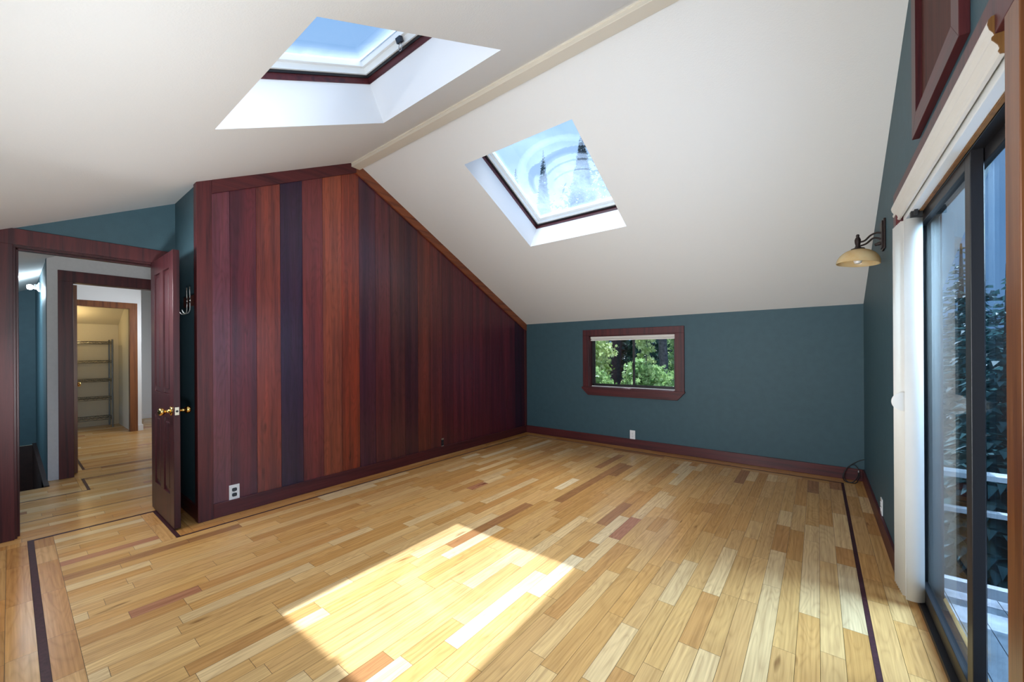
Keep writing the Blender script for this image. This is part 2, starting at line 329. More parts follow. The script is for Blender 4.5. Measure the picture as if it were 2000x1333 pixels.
def run(x0, x1, y0, y1, along, w, lmin=.22, lmax=.95, toned=None):
    a0, a1, c0, c1 = (y0, y1, x0, x1) if along == 'y' else (x0, x1, y0, y1)
    n = max(1, round((c1 - c0) / w)); ww = (c1 - c0) / n
    for i in range(n):
        a = a0 - rng.uniform(0, lmax * .8)
        while a < a1 - 1e-4:
            e = a + rng.uniform(lmin, lmax)
            if a1 - e < .1: e = a1
            s0, s1 = max(a, a0), min(e, a1)
            if s1 > s0:
                if along == 'y': plank(c0 + i * ww, c0 + (i + 1) * ww, s0, s1, 'y', toned() if toned else None)
                else: plank(s0, s1, c0 + i * ww, c0 + (i + 1) * ww, 'x', toned() if toned else None)
            a = e
def warm():
    c = rng.choice([srgb(202, 148, 86), srgb(196, 140, 80), srgb(208, 158, 98), srgb(192, 136, 76)]); k = rng.uniform(.9, 1.08); return tuple(x * k for x in c)
IL, IW, YN, XA, YA = .168, .02, -5.03, -.575, -4.392
XR0, XR1 = L - .182, L - .162
# inner field
run(IL + IW, 3.79, -4.93, -.279, 'y', .0818)
run(-.45, IL + IW, -4.93, -4.48, 'y', .0818)
run(IL + IW, 3.79, -.279, -.195, 'x', .085)
run(3.79, XR0, -4.93, -.195, 'y', .09)
run(-.547, 3.79, YN + .014, -4.93, 'x', .085, .3, .6, warm)
plank(3.79, XR0, YN + .014, -4.93, 'y')
run(-.547, -.45, -4.93, -4.48, 'y', .1)
run(-.547, IL + IW, -4.48, YA - .012, 'x', .09, .3, .6, warm)
# inlays
for a in ((IL, IL + IW, YA, -.175, 'y'), (IL, XR1, -.195, -.175, 'x'), (XR0, XR1, YN, -.195, 'y'), (XA, XA + .028, YN - .014, YA + .012, 'y'), (XA + .028, IL + IW, YA - .012, YA + .012, 'x'), (XA + .028, XR1, YN - .014, YN + .014, 'x')):
    plank(*a, tone=(.05, .014, .014), m=1)
# outer border
run(0, IL, YA + .09, -.175, 'y', .084, toned=warm); run(0, L, -.175, 0, 'x', .088, .3, .9, warm); run(XR1, L, -5.22, -.175, 'y', .08); run(L, L + .16, -3.72, -2.17, 'y', .08)
run(XA + .028, 0, YA + .012, Y0, 'x', .085, .2, .5, warm); run(0, IL, YA + .012, YA + .09, 'x', .085, .2, .5, warm)
run(XE - .13, XA, -5.22, Y0, 'y', .085, toned=warm); run(XA, XR1, -5.22, YN - .014, 'x', .09, .3, .6, warm)
# hall, landing and far room
H1 = XE - .13; XS = -2.19
run(-1.06, H1, -5.08, -3.0, 'y', .08); plank(-1.072, -1.06, -5.22, -3.0, 'y', (.07, .02, .015), 1)
run(-1.73, -1.072, -5.6, -3.0, 'y', .08); plank(-1.75, -1.73, -5.6, -4.665, 'y', (.05, .014, .014), 1)
run(XS, -1.75, -5.6, -4.70, 'y', .085); run(-2.27, -1.73, -4.645, -3.0, 'y', .08); plank(-2.27, -1.73, -4.665, -4.645, 'x', (.05, .014, .014), 1)
run(-2.29, -1.75, -4.70, -4.665, 'x', .035); run(-2.45, XS, -4.915, -4.70, 'y', .09); plank(-2.29, -2.27, -4.665, -3.0, 'y', (.05, .014, .014), 1)
run(-2.74, -2.29, -4.70, -3.0, 'y', .09); plank(-2.76, -2.74, -4.60, -3.0, 'y', (.05, .014, .014), 1); plank(-5.2, -2.74, -4.62, -4.60, 'x', (.05, .014, .014), 1)
run(-5.2, -2.76, -4.60, -3.0, 'y', .082); run(-5.3, -2.74, -4.88, -4.62, 'y', .085); run(-7.1, -5.2, -4.88, -2.9, 'y', .082)
# sub-base that shows in the joints
fb.box(XE - .13, L + .16, YF - .1, 0, -.16, -.0025, 2); fb.box(XS, XE - .13, -5.62, -2.9, -.16, -.0025, 2); fb.box(-2.60, XS, -4.915, -2.9, -.16, -.0025, 2); fb.box(-7.1, -2.60, -4.88, -2.9, -.16, -.0025, 2)
struct(fb.link('floor', [M['oak'], M['inlay'], M['subfloor']], origin=(0, 0, 0), recalc=False), 'honey oak strip floor with dark inlaid border lines', 'floor')

# ------------------------------------------------------------------ ceiling slabs with skylight wells
def slab(o, es, en, x0, x1, s0, s1, hole, th=.27):
    b = B(); xs = [x0, hole[0], hole[1], x1]; ss = [s0, hole[2], hole[3], s1]
    o, es, en = Vector(o), Vector(es), Vector(en); X = Vector((1, 0, 0))
    P = lambda x, s_, n: o + X * x + es * s_ + en * n
    for i in range(3):
        for j in range(3):
            if i == 1 and j == 1: continue
            q = [(xs[i], ss[j]), (xs[i + 1], ss[j]), (xs[i + 1], ss[j + 1]), (xs[i], ss[j + 1])]
            b.add([P(x, s_, 0) for x, s_ in q], [(3, 2, 1, 0)], 0); b.add([P(x, s_, th) for x, s_ in q], [(0, 1, 2, 3)], 2)
    c = [(hole[0], hole[2]), (hole[1], hole[2]), (hole[1], hole[3]), (hole[0], hole[3])]
    for k in range(4):
        (xa, sa), (xb, sb) = c[k], c[(k + 1) % 4]; b.add([P(xa, sa, 0), P(xb, sb, 0), P(xb, sb, th), P(xa, sa, th)], [(0, 1, 2, 3)], 1)
    c = [(x0, s0), (x1, s0), (x1, s1), (x0, s1)]
    for k in range(4):
        (xa, sa), (xb, sb) = c[k], c[(k + 1) % 4]; b.add([P(xa, sa, 0), P(xb, sb, 0), P(xb, sb, th), P(xa, sa, th)], [(3, 2, 1, 0)], 2)
    return b
ESR, ENR = Vector((0, -1, TR)) / NR, Vector((0, TR, 1)) / NR; OR = Vector((0, 0, HK))
ESL, ENL = Vector((0, 1, TL)) / NL, Vector((0, -TL, 1)) / NL; OL = Vector((0, RY, RZ))
HR = (1.145, 2.268, 1.477 * NR, 2.530 * NR); HL = (1.150, 2.290, (-4.430 - RY) * NL, (-3.385 - RY) * NL)
sr = slab(OR, ESR, ENR, -7.2, L + .5, -.45, -RY * NR + .13, HR); sl = slab(OL, ESL, ENL, -7.2, L + .5, (-6.1 - RY) * NL, .13, HL)
# trim the two slabs at the ridge: their undersides meet there
o1 = sr.link('ceiling', [M['ceiling'], M['shaft'], M['roofing']], origin=(2, -1.4, HK), recalc=False)
o2 = sl.link('ceiling', [M['ceiling'], M['shaft'], M['roofing']], origin=(2, -4.3, 2.1), recalc=False)
struct(o1, 'white textured ceiling slope above the teal end wall and the dusty skylight', 'ceiling')
struct(o2, 'white textured ceiling slope over the doorway, holding the blue skylight', 'ceiling')
rb = B(); rb.box(0, L, -2.992, -2.900, 3.156, 3.262); rb.box(0, L, -2.998, -2.986, 3.180, 3.235); rb.box(0, L, -2.906, -2.876, 3.176, 3.225)
struct(rb.link('trim_1', M['cream'], bevel=.003), 'cream ridge beam running along the peak of the ceiling', 'beam')

def grid_pane(o, es, en, x0, x1, s0, s1, n, dirt, cells=110):
    b = B(); vs = []; X = Vector((1, 0, 0))
    for j in range(cells + 1):
        for i in range(cells + 1): vs.append(o + X * (x0 + (x1 - x0) * i / cells) + es * (s0 + (s1 - s0) * j / cells) + en * n)
    for j in range(cells):
        for i in range(cells):
            a = j * (cells + 1) + i; b.f.append([a, a + 1, a + cells + 2, a + cells + 1]); b.m.append(0); b.uv.append(None)
            d = dirt((i + .5) / cells, (j + .5) / cells); b.c.append((d, d, d))
    b.v = [tuple(p) for p in vs]; return b
def smudge(u, v):
    # film thick low on the pane, wiped streaks forming an arch
    d = .30 + .75 * max(0, min(1, (.72 - v) / .5)) + .12 * math.sin(9 * u + 5 * v)
    e = min(u, 1 - u, v, 1 - v); d += .5 * max(0, 1 - e / .05)
    def arc(cx, cy, rx, ry, a0, a1, w, s_):
        dx, dy = (u - cx) / rx, (v - cy) / ry; r = math.hypot(dx, dy); a = math.degrees(math.atan2(dy, dx))
        if a0 <= a <= a1:
            f = abs(r - 1) * min(rx, ry)
            fade = min(1, (a - a0) / 12, (a1 - a) / 12)
            if f < w: return s_ * fade * (1 - .5 * f / w)
        return 0
    d -= arc(.62, .42, .34, .20, 20, 170, .035, .6) + arc(.34, .30, .20, .26, 70, 215, .03, .7) + arc(.62, .36, .30, .16, 25, 150, .010, .5) + arc(.60, .30, .24, .12, 30, 150, .008, .45)
    d += arc(.55, .50, .42, .26, 15, 175, .03, .25)
    return max(.02, d)
def haze(u, v):
    e = min(u, 1 - u, v, 1 - v); return max(.02, min(1, max(0, 1 - e / .17) ** 1.8 * .9 + .05))
def skylight(name, label, o, es, en, h, dirt, gm, pull_side, t0=.255):
    r = thing(name, o + Vector(((h[0] + h[1]) / 2, 0, 0)) + es * ((h[2] + h[3]) / 2), label, 'skylight', None, 'structure')
    X = (1, 0, 0)
    def ringb(i0, i1, n0, n1, m):
        b = B()
        b.ob(o, X, es, en, h[0] + i0, h[1] - i0, h[2] + i0, h[2] + i1, n0, n1); b.ob(o, X, es, en, h[0] + i0, h[1] - i0, h[3] - i1, h[3] - i0, n0, n1)
        b.ob(o, X, es, en, h[0] + i0, h[0] + i1, h[2] + i1, h[3] - i1, n0, n1); b.ob(o, X, es, en, h[1] - i1, h[1] - i0, h[2] + i1, h[3] - i1, n0, n1)
        return b
    ringb(-.06, .006, t0, t0 + .035, 0).link('curb', M['trimx'], r)['label'] = 'dark red wooden curb'
    ringb(-.06, .018, t0 + .035, t0 + .050, 0).link('gasket', M['black'], r)
    ringb(-.06, .034, t0 + .050, t0 + .085, 0).link('frame', M['whiteframe'], r)
    ringb(-.06, .062, t0 + .085, t0 + .125, 0).link('sash', M['whiteframe'], r, bevel=.003)
    grid_pane(o, es, en, h[0] + .055, h[1] - .055, h[2] + .055, h[3] - .055, t0 + .115, dirt).link('pane', gm, r, recalc=False)
    # pull latch hanging from the upper rail
    p = o + Vector((((h[0] + h[1]) / 2 + pull_side), 0, 0)) + es * (h[3] - .062) + en * (t0 + .085)
    b = B(); b.ob(p, X, es, en, -.022, .022, -.012, .012, -.03, 0)
    lp = b.link('latch', M['dark_plastic'], r)
    q = p - en * .03; pts = [q + Vector((.016 * math.sin(a), 0, -.026 + .026 * math.cos(a))) for a in [2 * math.pi * k / 18 for k in range(19)]]
    B().tube(pts, .0022, 6, cap=False).link('pull_ring', M['steel'], lp, smooth='all')
    return r
skylight('window_2', 'skylight with dusty wiped glass in the slope above the small window', OR, ESR, ENR, HR, smudge, M['dirty'], 0)
skylight('window_3', 'skylight with clear blue sky in the slope nearest the doorway', OL, ESL, ENL, HL, haze, M['hazed'], -.10)

# ------------------------------------------------------------------ walls
def poly_top(y0, y1, z0=0.0, top=0.0):
    p = [(y0, z0), (y1, z0), (y1, cz(y1) + top)]
    if y0 < RY < y1: p.append((RY, cz(RY) + top))
    p.append((y0, cz(y0) + top)); return p
# redwood board wall
wb = B(); bounds = [-4.225, -4.027]
while bounds[-1] < -.1: bounds.append(bounds[-1] + .1868)
bounds = [b_ for b_ in bounds if b_ < -.1] + [0.0]
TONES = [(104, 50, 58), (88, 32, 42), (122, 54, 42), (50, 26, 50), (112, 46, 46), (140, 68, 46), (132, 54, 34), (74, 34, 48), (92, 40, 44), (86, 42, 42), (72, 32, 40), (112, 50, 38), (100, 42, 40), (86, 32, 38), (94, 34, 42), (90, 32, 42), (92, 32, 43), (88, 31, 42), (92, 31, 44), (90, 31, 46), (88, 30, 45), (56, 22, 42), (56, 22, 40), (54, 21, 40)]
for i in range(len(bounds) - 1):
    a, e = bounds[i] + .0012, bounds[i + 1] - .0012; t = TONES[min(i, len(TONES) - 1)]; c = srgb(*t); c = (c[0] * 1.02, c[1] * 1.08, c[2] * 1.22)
    ou, ov = rng.uniform(0, 50), rng.uniform(0, 50); poly = poly_top(a, e)
    n = len(poly); vs = [(0, y, z) for y, z in poly] + [(-.012, y, z) for y, z in poly]
    fs = [tuple(range(n))] + [(k, n + k, n + (k + 1) % n, (k + 1) % n) for k in range(n)]
    pts = lambda f: [(vs[k][2] + ou, vs[k][1] - a + ov) for k in f]
    wb.add(vs, fs, 0, [pts(f) for f in fs], c)
wb.prism(poly_top(Y0, 0), 'x', -.12, -.010, 1)
struct(wb.link('wall_left', [M['wallboard'], M['stairwood']], origin=(0, -2.1, 0), recalc=False), 'wall of vertical redwood boards in mixed dark red and brown tones', 'wall')
# redwood wall edge boards
def trimobj(n, b, m, label, bev=.002, cat='trim'): return struct(b.link('trim_%d' % n, m, bevel=bev), label, cat)
b = B(); b.prism(poly_top(Y0 - .02, -4.148), 'x', 0, .02); b.prism(poly_top(Y0 - .02, Y0), 'x', -.055, .0)
trimobj(2, b, M['trim'], 'redwood corner board at the free end of the board wall')
b = B(); b.prism([(-4.148, cz(-4.148) - .105), (RY, RZ - .105), (RY, RZ - .065), (-2.995, RZ - .065), (-2.995, cz(-2.995)), (-4.148, cz(-4.148))], 'x', 0, .022)
trimobj(3, b, M['trimy'], 'dark redwood board under the left ceiling slope')
b = B(); b.prism([(RY, RZ - .105), (-.001, HK - .105), (-.001, HK), (-2.876, cz(-2.876)), (-2.90, cz(-2.876) - .03), (-2.90, RZ - .066), (RY, RZ - .066)], 'x', 0, .022)
trimobj(4, b, M['ramp_orange'], 'orange brown redwood board under the long ceiling slope')
b = B(); b.prism([(-.045, .1), (0, .1), (0, HK - .10), (-.045, HK - .08)], 'x', 0, .018); trimobj(5, b, M['trim'], 'narrow redwood board in the corner beside the teal wall')
def base(side, b, m, label): return struct(b.link('baseboard_' + side, m, bevel=.003), label, 'baseboard')
b = B(); b.box(0, .018, -4.148, 0, 0, .112); base('left', b, M['trimy'], 'redwood baseboard along the board wall')
b = B(); b.box(.018, L - .016, -.018, 0, 0, .115); base('back', b, M['trimx'], 'dark red baseboard under the teal end wall')
b = B(); b.box(L - .016, L, -2.085, 0, 0, .115); base('right', b, M['trimy'], 'dark red baseboard between the corner and the sliding door')
# back wall with window hole
W = (1.125, 2.31, .783, 1.512)
b = B(); b.box(-.12, W[0], 0, .14, -.3, HK); b.box(W[1], L + .15, 0, .14, -.3, HK); b.box(W[0], W[1], 0, .14, -.3, W[2]); b.box(W[0], W[1], 0, .14, W[3], HK)
struct(b.link('wall_back', M['teal'], recalc=False), 'low teal wall with the small window', 'wall')
# right gable wall with sliding-door hole
DY0, DY1, DZ = -3.725, -2.165, 2.02
b = B(); b.prism(poly_top(DY1, 0, -.3), 'x', L, L + .15); b.prism(poly_top(DY0, DY1, DZ), 'x', L, L + .15); b.prism(poly_top(YF, DY0, -.3), 'x', L, L + .15)
struct(b.link('wall_right', M['teal']), 'teal gable wall with the sliding glass door', 'wall')
b = B(); b.box(XE - .12, L + .15, YF - .12, YF, -.3, cz(YF)); struct(b.link('wall_front', M['teal']), 'teal wall at the near edge of the room by the doorway', 'wall')
# entry wall with the doorway
OY0, OY1, OZ = -5.085, -4.365, 2.03
b = B(); b.prism(poly_top(YF, OY0 - .02), 'x', XE - .12, XE); b.prism(poly_top(OY0 - .02, OY1 + .02, OZ + .02), 'x', XE - .12, XE); b.prism(poly_top(OY1 + .02, Y0), 'x', XE - .12, XE)
struct(b.link('wall_entry', M['teal']), 'dark teal wall around the open doorway', 'wall')
b = B(); b.prism([(XE - .12, 0), (-.055, 0), (-.055, cz(Y0)), (XE - .12, cz(Y0))], 'y', Y0, Y0 + .10); struct(b.link('wall_alcove', M['teal']), 'dark teal return wall behind the open door', 'wall')
b = B(); b.box(XE + .001, -.055, Y0 - .016, Y0, 0, .11); base('alcove', b, M['trimx'], 'dark baseboard behind the open door')
# door lining and casing
b = B(); b.box(XE, XE + .02, OY0 - .125, OY0 - .012, 0, OZ + .015); b.box(XE, XE + .02, OY0 - .125, OY1 + .125, OZ + .015, OZ + .125); b.box(XE, XE + .02, OY1 + .012, OY1 + .125, 0, OZ + .015)
trimobj(6, b, M['trim'], 'dark red casing around the open doorway')
b = B(); b.box(XE - .12, XE + .002, OY0 - .02, OY0, 0, OZ); b.box(XE - .12, XE + .002, OY1, OY1 + .02, 0, OZ); b.box(XE - .12, XE + .002, OY0 - .02, OY1 + .02, OZ, OZ + .02)
b.box(XE - .09, XE - .045, OY0, OY0 + .012, 0, OZ); b.box(XE - .09, XE - .045, OY0, OY1, OZ - .012, OZ)
trimobj(7, b, M['door'], 'dark wooden lining of the open doorway')

# ------------------------------------------------------------------ open panelled door
DX0, DX1, DYF, DYB, DZ0, DZ1 = -.665, .040, -4.388, -4.350, .012, 2.036
dr = thing('door_1', ((DX0 + DX1) / 2, -4.37, 0), 'open dark red panelled door with brass knobs, seen nearly edge on', 'door', None, 'structure')
b = B(); yc0, yc1 = DYF, DYB
st, mid = .115, .10; xa, xb = DX0 + st, DX1 - st; xm0, xm1 = (xa + xb) / 2 - mid / 2, (xa + xb) / 2 + mid / 2
rails = [(DZ0, .24), (.80, .98), (1.92, DZ1)]
b.box(DX0, xa, yc0, yc1, DZ0, DZ1); b.box(xb, DX1, yc0, yc1, DZ0, DZ1)
for z0, z1 in rails: b.box(xa, xb, yc0, yc1, z0, z1)
for z0, z1 in ((.24, .80), (.98, 1.92)): b.box(xm0, xm1, yc0, yc1, z0, z1)
b.link('slab', M['door'], dr, bevel=.002)
for z0, z1 in ((.24, .80), (.98, 1.92)):
    for x0, x1 in ((xa, xm0), (xm1, xb)):
        p = B(); p.box(x0, x1, yc0 + .012, yc1 - .012, z0, z1); p.box(x0 + .035, x1 - .035, yc0 + .004, yc1 - .004, z0 + .035, z1 - .035); p.link('panel', M['door'], dr, bevel=.004)
def knob(root, x, z, yface, d, mt, axis='y'):
    D = Vector((0, d, 0)) if axis == 'y' else Vector((d, 0, 0))
    k = B(); k.lathe([(0, 0), (.033, 0), (.033, .004), (.026, .009), (.013, .012), (.011, .030), (.014, .036), (.024, .044), (.028, .054), (.026, .066), (.018, .073), (0, .075)], Vector((x, yface, z)) if axis == 'y' else Vector((yface, x, z)), D, 24)
    return k.link('knob', mt, root, smooth='all')
knob(dr, DX1 - .062, .862, DYF, -1, M['brass']); knob(dr, DX1 - .062, .862, DYB, 1, M['brass'])
b = B(); b.box(DX1, DX1 + .002, -4.381, -4.357, .835, .892); lp = b.link('latch_plate', M['latch'], dr, bevel=.0008)
B().lathe([(0, 0), (.008, 0), (.008, .003), (0, .003)], (DX1 + .002, -4.369, .863), (1, 0, 0), 14).link('latch_bolt', M['rubber'], lp)
for z in (.25, 1.0, 1.8):
    B().tube([(DX0 - .006, DYB + .004, z - .045), (DX0 - .006, DYB + .004, z + .045)], .006, 10).link('hinge', M['brass'], dr)

# coat rack behind the door
ra = thing('coat_rack', (-.17, Y0 - .009, 1.62), 'small wooden rack with pale metal coat hooks on the dark wall behind the open door', 'coat rack')
b = B(); b.box(-.36, -.05, Y0 - .018, Y0, 1.655, 1.735); b.link('board', M['brownwood'], ra, bevel=.003)
for hx in (-.245, -.160):
    pts = [(hx, Y0 - .018, 1.72), (hx, Y0 - .04, 1.755), (hx, Y0 - .06, 1.79), (hx, Y0 - .065, 1.808)]
    pts2 = [(hx, Y0 - .019, 1.735), (hx, Y0 - .021, 1.66), (hx, Y0 - .024, 1.615), (hx, Y0 - .036, 1.596), (hx, Y0 - .052, 1.594), (hx, Y0 - .064, 1.604), (hx, Y0 - .07, 1.622)]
    k = B(); k.tube(smoothpts([(hx, Y0 - .022, 1.805)] + pts2[1:]), .0055, 8); k.box(hx - .01, hx + .01, Y0 - .026, Y0 - .016, 1.68, 1.72); k.link('hook', M['steel'], ra, smooth='all')

# ------------------------------------------------------------------ small window in the back wall
wr = thing('window_1', ((W[0] + W[1]) / 2, .05, W[2]), 'small sliding window in a dark red casing in the teal end wall', 'window', None, 'structure')
b = B(); y0, y1 = -.022, 0
b.box(W[0] - .095, W[1] + .103, y0, y1, W[3], W[3] + .085); b.box(W[0] - .095, W[0], y0, y1, W[2] - .01, W[3]); b.box(W[1], W[1] + .103, y0, y1, W[2] - .01, W[3])
b.link('casing', M['trim'], wr, bevel=.003)
b = B(); b.prism([(W[0] - .108, W[2]), (W[1] + .112, W[2]), (W[1] + .112, W[2] - .014), (W[1] + .022, W[2] - .112), (W[0] - .010, W[2] - .112), (W[0] - .108, W[2] - .022)], 'y', -.040, 0); b.box(W[0], W[1], -.03, .06, W[2] - .002, W[2] + .006); b.link('sill', M['trimx'], wr, bevel=.003)
b = B(); b.box(W[0], W[0] + .014, 0, .14, W[2], W[3]); b.box(W[1] - .014, W[1], 0, .14, W[2], W[3]); b.box(W[0], W[1], 0, .14, W[3] - .014, W[3]); b.link('lining', M['trim'], wr)
xa, xb, za, zb, xm = W[0] + .014, W[1] - .014, W[2] + .006, W[3] - .014, 1.742
b = B(); b.box(xa, xb, .058, .10, za, za + .028); b.box(xa, xb, .058, .10, zb - .028, zb); b.box(xa, xa + .026, .058, .10, za, zb); b.box(xb - .012, xb, .058, .10, za, zb); b.link('frame', M['black'], wr)
b = B(); b.box(xa, xb, .046, .060, za - .003, za + .010); b.link('track', M['whiteframe'], wr)
for x0, x1, yy, nm in ((xa + .02, xm + .02, .068, 'sash'), (xm - .016, xb - .006, .086, 'sash')):
    s_ = B(); s_.box(x0, x1, yy, yy + .014, za + .022, za + .042); s_.box(x0, x1, yy, yy + .014, zb - .045, zb - .022); s_.box(x0, x0 + .022, yy, yy + .014, za + .042, zb - .045); s_.box(x1 - .026, x1, yy, yy + .014, za + .042, zb - .045)
    so = s_.link('sash', M['black'], wr); g = B(); g.box(x0 + .02, x1 - .024, yy + .005, yy + .009, za + .04, zb - .043); g.link('pane', M['glass'], so)
b = B(); b.box(xm - .012, xm + .006, .052, .068, 1.05, 1.13); b.link('latch', M['rubber'], wr, bevel=.002)
sh = thing('pleated_shade', ((W[0] + W[1]) / 2, .025, W[3] - .06), 'pale pleated shade pulled all the way up in the small window', 'shade')
b = B(); b.box(W[0] + .016, W[1] - .016, .006, .044, W[3] - .045, W[3] - .015); b.link('headrail', M['vinyl'], sh, bevel=.002)
b = B()
for k in range(3): b.box(W[0] + .018, W[1] - .018, .028 + .003 * (k % 2), .040 - .003 * (k % 2), W[3] - .0485 - .003 * k, W[3] - .0455 - .003 * k)
b.link('pleats', M['vinyl'], sh)
b = B(); b.box(W[0] + .017, W[1] - .017, .008, .042, W[3] - .072, W[3] - .0545); b.link('bottom_rail', M['vinyl'], sh, bevel=.002)

# ------------------------------------------------------------------ sockets
def outlet(loc, nx, label, plate, recept, cover=True, duplex=True):
    # nx: outward normal of the wall, 2D
    n = Vector((nx[0], nx[1], 0)); t = Vector((-n.y, n.x, 0)); Z = Vector((0, 0, 1)); o = Vector(loc)
    r = thing('wall_outlet', loc, label, 'outlet', None)
    if cover:
        b = B(); b.ob(o, t, Z, n, -.036, .036, -.059, .059, 0, .006); b.link('plate', plate, r, bevel=.002)
    else:
        b = B(); b.ob(o, t, Z, n, -.017, .017, -.052, .052, 0, .004); b.link('strap', M['dark_plastic'], r)
        for zz in (-.045, .045):
            e = B(); e.ob(o, t, Z, n, -.019, .019, zz - .010, zz + .010, .003, .0065); e.link('mounting_ear', M['steel'], r)
    for zz in (-.0205, .0205):
        b = B(); cc = o + Z * zz + n * (.006 if cover else .004)
        pr = [(-.0165, -.009), (-.010, -.014), (.010, -.014), (.0165, -.009), (.0165, .009), (.010, .014), (-.010, .014), (-.0165, .009)]
        vs = [cc + t * a + Z * c for a, c in pr] + [cc + t * a + Z * c + n * .0035 for a, c in pr]
        b.add(vs, [tuple(range(8))[::-1], tuple(range(8, 16))] + [(k, (k + 1) % 8, 8 + (k + 1) % 8, 8 + k) for k in range(8)])
        ro = b.link('receptacle', recept, r)
        sb = B(); q = cc + n * .0035
        sb.ob(q, t, Z, n, -.0075, -.0055, -.001, .007, 0, .0006); sb.ob(q, t, Z, n, .0055, .0075, -.001, .007, 0, .0006); sb.lathe([(0, 0), (.0025, 0), (.0025, .0006), (0, .0006)], q - Z * .007, n, 8)
        sb.link('slots', M['rubber'], ro)
    if cover:
        sc = B(); sc.lathe([(0, 0), (.003, 0), (.002, .0012), (0, .0012)], o + n * .006, n, 10); sc.link('screw', M['steel'], r)
    return r
outlet((0, -4.007, .168), (1, 0), 'white wall outlet with dark sockets on the redwood board wall', M['plate'], M['dark_plastic'])
outlet((0, -1.790, .158), (1, 0), 'small dark outlet without a cover plate low on the redwood board wall', M['plate'], M['dark_plastic'], cover=False)
outlet((1.752, 0, .171), (0, -1), 'white outlet on the teal wall below the small window', M['plate'], M['plate'])
outlet((L, -1.33, .150 + .02), (-1, 0), 'white outlet on the teal wall beside the vertical blinds', M['plate'], M['plate'])

# black cable coming out of the corner
pts = [(L + .0, -.045, .222), (4.02, -.05, .205), (3.975, -.055, .172), (3.935, -.06, .130), (3.905, -.065, .075), (3.895, -.075, .030), (3.91, -.12, .006), (3.95, -.15, .006), (3.99, -.13, .006), (4.012, -.09, .04), (4.018, -.07, .085), (4.008, -.06, .130), (3.985, -.055, .160), (3.95, -.060, .150), (3.915, -.07, .10), (3.902, -.085, .045), (3.925, -.125, .008), (3.965, -.140, .010), (4.000, -.105, .05), (4.012, -.075, .10)]
ca = B().tube(smoothpts(pts), .0042, 8).link('coaxial_cable', M['rubber'], smooth='all'); tag(ca, 'loop of black cable lying in the corner by the dark baseboard', 'cable')
B().lathe([(0, -.004), (.006, -.004), (.006, .012), (.004, .014), (.002, .018), (0, .018)], pts[-1], (.1, .3, 1), 12).link('connector', M['steel'], ca)

# ------------------------------------------------------------------ sliding door and its surroundings
b = B(); cx0 = L - .018
b.box(cx0, L, DY1, DY1 + .085, 0, DZ + .005); b.box(cx0, L, DY0 - .085, DY1 + .085, DZ + .005, DZ + .115); trimobj(8, b, M['trim'], 'dark red casing at the far side and head of the sliding door')
b = B(); b.box(cx0, L, DY0 - .083, DY0, 0, DZ + .005); trimobj(9, b, M['post'], 'orange brown casing board at the near edge of the sliding door')
b = B(); b.box(L, L + .15, DY1 - .02, DY1, 0, DZ); b.box(L, L + .15, DY0, DY0 + .02, 0, DZ); b.box(L, L + .15, DY0, DY1, DZ - .02, DZ); trimobj(10, b, M['trim'], 'dark red lining of the sliding door opening')
sd = thing('door_2', (L + .10, (DY0 + DY1) / 2, 0), 'sliding glass door in a black metal frame with blinds stacked at its far side', 'door', None, 'structure')
xf0, xf1 = L + .055, L + .135; ya, yb = DY0 + .02, DY1 - .02; zt = DZ - .02
b = B(); b.box(xf0, xf1, yb - .03, yb, .03, zt); b.box(xf0, xf1, ya, ya + .03, .03, zt); b.box(xf0, xf1, ya, yb, zt - .05, zt); b.link('frame', M['black'], sd, bevel=.002)
b = B(); b.box(xf0 - .02, xf1, ya, yb, 0, .022); b.box(xf0 + .005, xf0 + .012, ya, yb, .022, .034); b.box(xf0 + .035, xf0 + .042, ya, yb, .022, .034); b.link('track', M['black'], sd)['label'] = 'bottom track'
ym = -3.05
def leaf(y0, y1, x, nm, wide0, wide1, th):
    s_ = B(); w = .042; s_.box(x, x + th, y0, y0 + wide0, .03, zt - .045); s_.box(x, x + th, y1 - wide1, y1, .03, zt - .045); s_.box(x, x + th, y0 + wide0, y1 - wide1, .03, .095); s_.box(x, x + th, y0 + wide0, y1 - wide1, zt - .095, zt - .045)
    o = s_.link(nm, M['black'], sd, bevel=.002); g = B(); g.box(x + th * .4, x + th * .4 + .005, y0 + wide0 - .004, y1 - wide1 + .004, .09, zt - .09); g.link('pane', M['glass_door'], o); return o
fixed = leaf(-3.10, yb - .02, xf0 + .002, 'fixed_panel', .06, .045, .032)
slid = leaf(ya + .01, -2.95, xf0 + .036, 'sliding_panel', .06, .05, .022)

# ornate valance and blinds
prof = [(0, 0), (-.030, 0), (-.036, -.006), (-.038, -.016), (-.034, -.030), (-.027, -.040), (-.024, -.048), (-.030, -.052), (-.030, -.058), (-.025, -.064), (-.018, -.074), (-.015, -.084), (-.018, -.090), (-.014, -.098), (-.004, -.100), (0, -.096)]
prof = [(a * .82, c * .96) for a, c in prof]
vx, vz, vy0, vy1 = L + .002, 2.070, -3.665, -2.095
va = thing('valance', (vx, (vy0 + vy1) / 2, vz - .1), 'cream moulded valance board above the sliding door, its sawn end bare wood', 'valance')
b = B(); n = len(prof); vs = [(vx + a, vy0, vz + c) for a, c in prof] + [(vx + a, vy1, vz + c) for a, c in prof]
b.add(vs, [(k, (k + 1) % n, n + (k + 1) % n, n + k) for k in range(n)] + [tuple(range(n, 2 * n))]); b.link('moulding', M['vinyl'], va)
e = B(); vs = [(vx + a * 1.01, vy0 - .001, vz + c * 1.005 + .0002) for a, c in prof] + [(vx + a * 1.01, vy0 + .003, vz + c * 1.005 + .0002) for a, c in prof]
